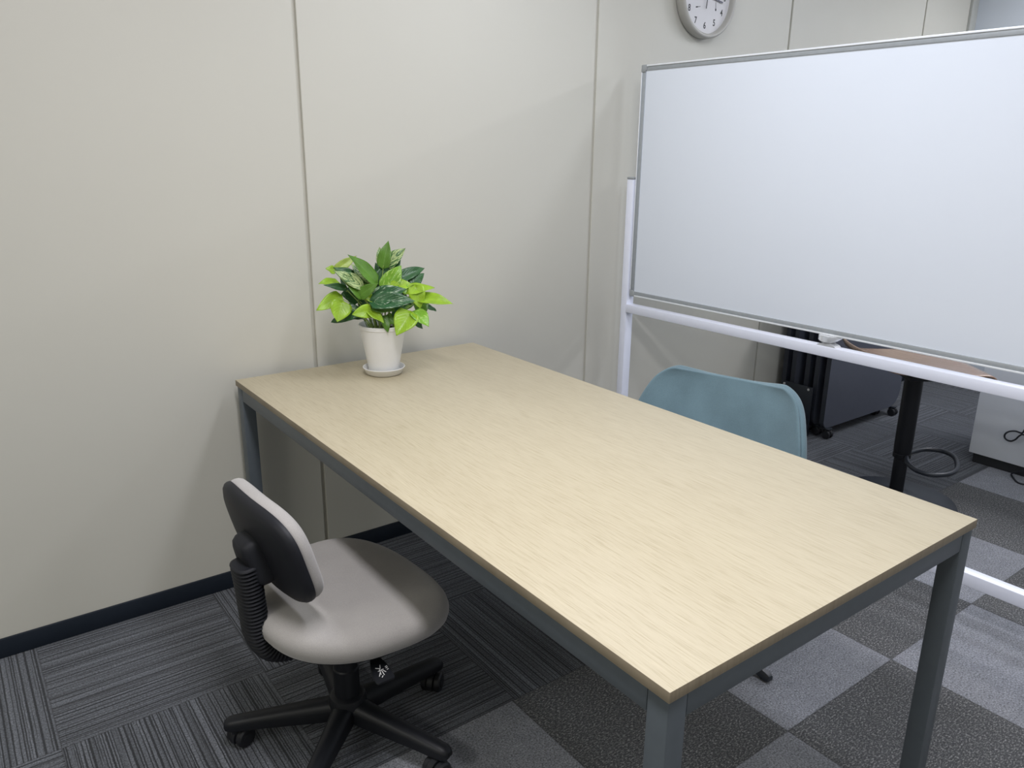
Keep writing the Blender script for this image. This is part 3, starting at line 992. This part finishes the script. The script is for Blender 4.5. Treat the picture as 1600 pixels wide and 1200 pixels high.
obj('lower_rail', box(-0.005, BL + 0.005, -0.012, 0.028, 0.157, 0.199, bev=0.003), MT['white_metal'], WB)
# frosted latch at the middle of the lower board edge
xm = 0.908
rings = []
for xx, zz0, hw in ((xm - 0.034, 0.812, 0.004), (xm - 0.030, 0.8065, 0.012), (xm - 0.016, 0.803, 0.016), (xm, 0.802, 0.018), (xm + 0.014, 0.804, 0.016), (xm + 0.030, 0.812, 0.010), (xm + 0.045, 0.823, 0.004)):
    rings.append([(xx, 0.010 - hw * 1.6, 0.8275), (xx, 0.010 - hw * 1.6, zz0 + 0.005), (xx, 0.010 - hw, zz0), (xx, 0.010 + hw, zz0), (xx, 0.010 + hw * 1.6, zz0 + 0.005), (xx, 0.010 + hw * 1.6, 0.8275)])
lt = obj('latch', add_loft(bmesh.new(), rings), MT['frosted'], WB, angle=50)
rings = []
for zz, h in ((RAIL_Z1, 0.035), (RAIL_Z1 + 0.005, 0.029), (0.802, 0.014), (0.8035, 0.012)):
    rings.append([(xm + 0.002 - h, -0.012, zz), (xm + 0.002 + h, -0.012, zz), (xm + 0.002 + h, 0.022, zz), (xm + 0.002 - h, 0.022, zz)])
obj('latch_base', add_loft(bmesh.new(), rings), MT['frosted'], WB, angle=20)

# ================================================================== wall clock
CLX, CLZ = 2.058, 2.030
clock = thing('wall_clock', 'round ivory wall clock with white dial and black numerals, hung above the whiteboard', 'clock', (CLX, -0.003, CLZ))
R_ = 0.166
obj('rim', lathe([(R_ - 0.004, 0.0), (R_, -0.006), (R_, -0.036), (R_ - 0.002, -0.041), (R_ - 0.007, -0.044), (R_ - 0.013, -0.0435), (R_ - 0.017, -0.040), (R_ - 0.0185, -0.034), (R_ - 0.019, -0.018), (R_ - 0.05, -0.016), (R_ - 0.05, 0.0), (R_ - 0.004, 0.0)], n=96, axis='Y'), MT['clock_rim'], clock, angle=40)
dial = obj('dial', lathe([(0, -0.016), (R_ - 0.019, -0.016), (R_ - 0.019, -0.020), (0, -0.020)], n=96, axis='Y'), MT['clock_face'], clock)
def numeral(txt, x, z, size, parent, name='numeral'):
    cu2 = bpy.data.curves.new(name, 'FONT')
    cu2.body = txt
    cu2.size = size
    cu2.align_x = 'CENTER'
    cu2.align_y = 'CENTER'
    cu2.extrude = 0.0003
    cu2.offset = 0.0006
    tmp = bpy.data.objects.new(name, cu2)
    COL.objects.link(tmp)
    bpy.context.view_layer.update()
    me = bpy.data.meshes.new_from_object(tmp)
    bpy.data.objects.remove(tmp)
    bpy.data.curves.remove(cu2)
    me.materials.clear()
    o = link(name, me, MT['ink'], parent)
    o.rotation_euler = (pi / 2, 0, 0)
    o.scale = (0.82, 1.0, 1.0)
    o.location = (x, -0.0204, z)
    return o
for h in range(1, 13):
    a = radians(90 - 30 * h)
    numeral(str(h), 0.116 * cos(a), 0.116 * sin(a), 0.0355, dial)
def hand(name, a, L, w0, w1, y, back=0.0, mat='ink'):
    a = radians(a)
    dx, dz = cos(a), sin(a)
    nx, nz = -dz, dx
    bm = bmesh.new()
    ring = []
    for yy in (y, y - 0.0012):
        ring.append([(-back * dx - w0 * nx, yy, -back * dz - w0 * nz), (L * dx - w1 * nx, yy, L * dz - w1 * nz), (L * dx + w1 * nx, yy, L * dz + w1 * nz), (-back * dx + w0 * nx, yy, -back * dz + w0 * nz)])
    add_loft(bm, ring)
    return obj(name, bm, MT[mat], clock, smooth=False)
hand('minute_hand', -11, 0.100, 0.0042, 0.0030, -0.0250, 0.02, 'ink_blue')
hand('hour_hand', 40, 0.066, 0.0050, 0.0038, -0.0230, 0.02)
hand('second_hand', -96, 0.052, 0.0016, 0.0022, -0.0270, 0.02)
obj('hand_cap', cyl((0, -0.0205, 0), (0, -0.0285, 0), 0.006, n=24, bev=0.001), MT['ink'], clock)
# small thermometer / hygrometer pointers on the dial
for (x0, z0, x1, z1) in ((-0.034, -0.046, -0.055, -0.050),):
    bm = cyl((x0, -0.0205, z0), (x1, -0.0205, z1), 0.0008, n=8)
    add_cyl(bm, (x1 + 0.004, -0.0205, z1 + 0.0006), (x1 - 0.006, -0.0205, z1 - 0.0008), 0.0022, n=8)
    obj('small_pointer', bm, MT['ink'], clock)
bm = cyl((0.060, -0.0205, -0.020), (0.062, -0.0205, -0.046), 0.0007, n=8)
add_cyl(bm, (0.062, -0.0205, -0.045), (0.0622, -0.0205, -0.053), 0.0026, n=10)
obj('small_pointer', bm, MT['ink'], clock)

# ================================================================== bar stool
SX, SY = 2.440, -0.930
stool = thing('bar_stool', 'bar stool with brown plywood seat, black stem and foot ring, standing behind the whiteboard', 'stool', (SX, SY, 0))
obj('disc_base', lathe([(0, 0.0), (0.232, 0.0), (0.236, 0.003), (0.234, 0.007), (0.20, 0.013), (0.12, 0.020), (0.06, 0.026), (0.042, 0.036), (0.036, 0.040), (0, 0.040)], n=96), MT['black_metal'], stool, angle=40)
obj('stem', lathe([(0, 0.038), (0.0275, 0.038), (0.0275, 0.20), (0.0335, 0.205), (0.0350, 0.24), (0.0355, 0.566), (0, 0.566)], n=48), MT['black'], stool, angle=40)
ring = [(2.412, -0.965), (2.450, -0.945), (2.520, -0.942), (2.590, -0.962), (2.622, -1.010), (2.600, -1.065), (2.535, -1.110), (2.455, -1.143), (2.380, -1.143), (2.325, -1.110), (2.318, -1.060), (2.350, -1.010), (2.385, -0.980)]
P = [Vector((x - SX, y - SY, 0.205)) for x, y in ring]
cl = []
n_ = len(P)
for i in range(n_):
    for k in range(5):
        t = k / 5
        a, b, c, e = P[i - 1], P[i], P[(i + 1) % n_], P[(i + 2) % n_]
        cl.append(0.5 * ((2 * b) + (c - a) * t + (2 * a - 5 * b + 4 * c - e) * t * t + (3 * b - a - 3 * c + e) * t ** 3))
obj('foot_ring', tube(cl, 0.0095, n=14, closed=True), MT['black_metal'], stool)
obj('foot_ring_clamp', cyl((0, 0, 0.195), (0, 0, 0.215), 0.0352, n=40, bev=0.002), MT['black'], stool)
# moulded seat : local u to the right of the photo, v away
uu = Vector((0.80, -0.60, 0)); vv = Vector((0.60, 0.80, 0))
seat_c = Vector((-0.010, 0.010, 0))
bm = bmesh.new()
prof_s = [(-0.250, 0.706), (-0.243, 0.692), (-0.232, 0.678), (-0.195, 0.656), (-0.14, 0.642), (-0.07, 0.634), (0.0, 0.631), (0.08, 0.632), (0.15, 0.637), (0.18, 0.640), (0.205, 0.637), (0.222, 0.626), (0.230, 0.606)]
grid = []
for u, z in prof_s:
    row = []
    for k in range(17):
        e = (k / 16 - 0.5) * 2
        z -= 0.0
        hw = 0.205 * (1 - 0.10 * max(0, (-u - 0.15) / 0.12) ** 2)
        zz = z + (0.011 * (1 - min(1, abs(u + 0.0) / 0.13) ** 2) * max(0, abs(e) - 0.35) / 0.65 if abs(u) < 0.13 else 0)
        row.append(bm.verts.new(seat_c + uu * (u + (0.03 * e * e if u < -0.2 else 0)) + vv * (e * hw) + Vector((0, 0, zz - SEAT_DROP))))
    grid.append(row)
for a, b in zip(grid[:-1], grid[1:]):
    for i in range(16):
        bm.faces.new((a[i], a[i + 1], b[i + 1], b[i]))
ss = obj('seat', bm, MT['ply'], stool, angle=180)
add_mods(ss, 0.012, -1 if False else 0)
q = Matrix.Rotation(math.atan2(uu.y, uu.x), 4, 'Z')
q.translation = Vector((0.03, -0.02, 0))
bm = bmesh.new()
tb = box(-0.13, 0.13, -0.15, 0.15, 0.565, 0.583, bev=0.006)
merge(bm, tb, q)
obj('seat_plate', bm, MT['black'], stool)

# ================================================================== stacked wheeled panels near the wall
def mobile_panel(x, y, label, W=0.74, z0=0.056, H=0.83, group='dark wheeled panels parked against the wall'):
    t = thing('rolling_divider', label, 'divider', (x, y, 0), 0, group)
    # board with rounded corners
    pts = []
    rc = 0.085
    for cx, cz, a0 in ((W - rc, z0 + rc, -90), (W - rc, z0 + H - rc, 0), (rc, z0 + H - rc, 90), (rc * 0.45, z0 + rc * 0.45, 180)):
        rr_ = rc if not (a0 == 180) else rc * 0.45
        for k in range(9):
            a = radians(a0 + 90 * k / 8)
            pts.append((cx + rr_ * cos(a), cz + rr_ * sin(a)))
    bm = bmesh.new()
    vs0 = [bm.verts.new((a, -0.0125, b)) for a, b in pts]
    vs1 = [bm.verts.new((a, 0.0125, b)) for a, b in pts]
    f0 = bm.faces.new(vs0)
    f1 = bm.faces.new(vs1[::-1])
    for i in range(len(pts)):
        j = (i + 1) % len(pts)
        bm.faces.new((vs0[i], vs1[i], vs1[j], vs0[j]))
    bmesh.ops.bevel(bm, geom=[e for e in bm.edges if f0 in e.link_faces or f1 in e.link_faces], offset=0.0025, segments=2, affect='EDGES')
    b_ = obj('board', bm, [MT['panel'], MT['panel_edge']], t, angle=30)
    for p in b_.data.polygons:
        if abs(p.normal.y) < 0.5:
            p.material_index = 1
    for cx in (0.045, W - 0.055):
        obj('leg_bar', box(cx - 0.016, cx + 0.016, 0.0135, 0.026, 0.062, z0 + H - 0.15, bev=0.003), MT['black_metal'], t)
        obj('foot_bar', box(cx - 0.018, cx + 0.018, -0.030, 0.030, 0.048, 0.0555, bev=0.003), MT['black_metal'], t)
        bm = cyl((cx, -0.016, 0.022), (cx, -0.016, 0.050), 0.009, n=16)
        add_box(bm, cx - 0.007, cx + 0.007, -0.036, 0.008, 0.018, 0.045, bev=0.005)
        cs = obj('caster', bm, MT['wheel'], t)
        for q in (-1, 1):
            obj('wheel', cyl((cx + q * 0.0075, -0.016, 0.022), (cx + q * 0.020, -0.016, 0.022), 0.022, n=24, bev=0.003), MT['wheel'], cs)
    return t
mobile_panel(2.835, -0.318, 'dark grey rounded board on casters, frontmost of the parked row beyond the whiteboard')
for k, (x, y) in enumerate(((2.845, -0.252), (2.862, -0.187), (2.838, -0.122), (2.858, -0.058))):
    mobile_panel(x, y, ['second dark board of the parked row beyond the whiteboard, its edge just behind the frontmost',
                        'third dark board of the parked row, middle of the five seen edge-on',
                        'fourth dark board of the parked row, second from the wall',
                        'dark board nearest the wall in the parked row beyond the whiteboard'][k], W=0.66)
# end plate holding the row together
pl = thing('end_plate', 'black plate with two bright screws at the near end of the parked boards', 'bracket', (2.822, -0.150, 0))
obj('plate', box(-0.004, 0.004, -0.110, 0.080, 0.0, 0.262, bev=0.002), MT['black_metal'], pl)
for yy in (-0.085, 0.058):
    obj('screw', cyl((-0.004, yy, 0.248), (-0.008, yy, 0.248), 0.0065, n=20, bev=0.001), MT['screw'], pl)

# ================================================================== cabinet and cable at the right
cab = thing('storage_cabinet', 'light grey steel cabinet on a dark plinth behind the whiteboard, at the right edge', 'cabinet', (3.150, -0.905, 0))
obj('body', box(0.0, 0.45, -1.20, 0.0, 0.050, 1.02, bev=0.003), MT['cabinet'], cab)
obj('plinth', box(0.02, 0.43, -1.18, -0.015, 0.0, 0.0498), MT['plinth'], cab, smooth=False)
cpts = [(3.132, -1.20, 0.40), (3.132, -1.150, 0.30), (3.132, -1.126, 0.235), (3.132, -1.116, 0.212), (3.131, -1.090, 0.213), (3.131, -1.065, 0.204), (3.131, -1.051, 0.188), (3.131, -1.051, 0.172), (3.131, -1.063, 0.162), (3.130, -1.081, 0.163), (3.128, -1.097, 0.176), (3.125, -1.110, 0.197), (3.122, -1.124, 0.209), (3.115, -1.150, 0.205), (3.110, -1.19, 0.16), (3.10, -1.20, 0.09), (3.11, -1.165, 0.05), (3.125, -1.130, 0.030), (3.128, -1.110, 0.012), (3.12, -1.118, 0.0042), (3.085, -1.143, 0.0042), (3.062, -1.168, 0.0042), (3.068, -1.200, 0.0042), (3.09, -1.30, 0.0042), (3.06, -1.45, 0.0042)]
cb = obj('power_cable', tube(spline(cpts, 8), 0.0038, n=10), MT['cable'])
tag(cb, 'thin black cable looped in front of the grey cabinet and onto the carpet', 'cable')
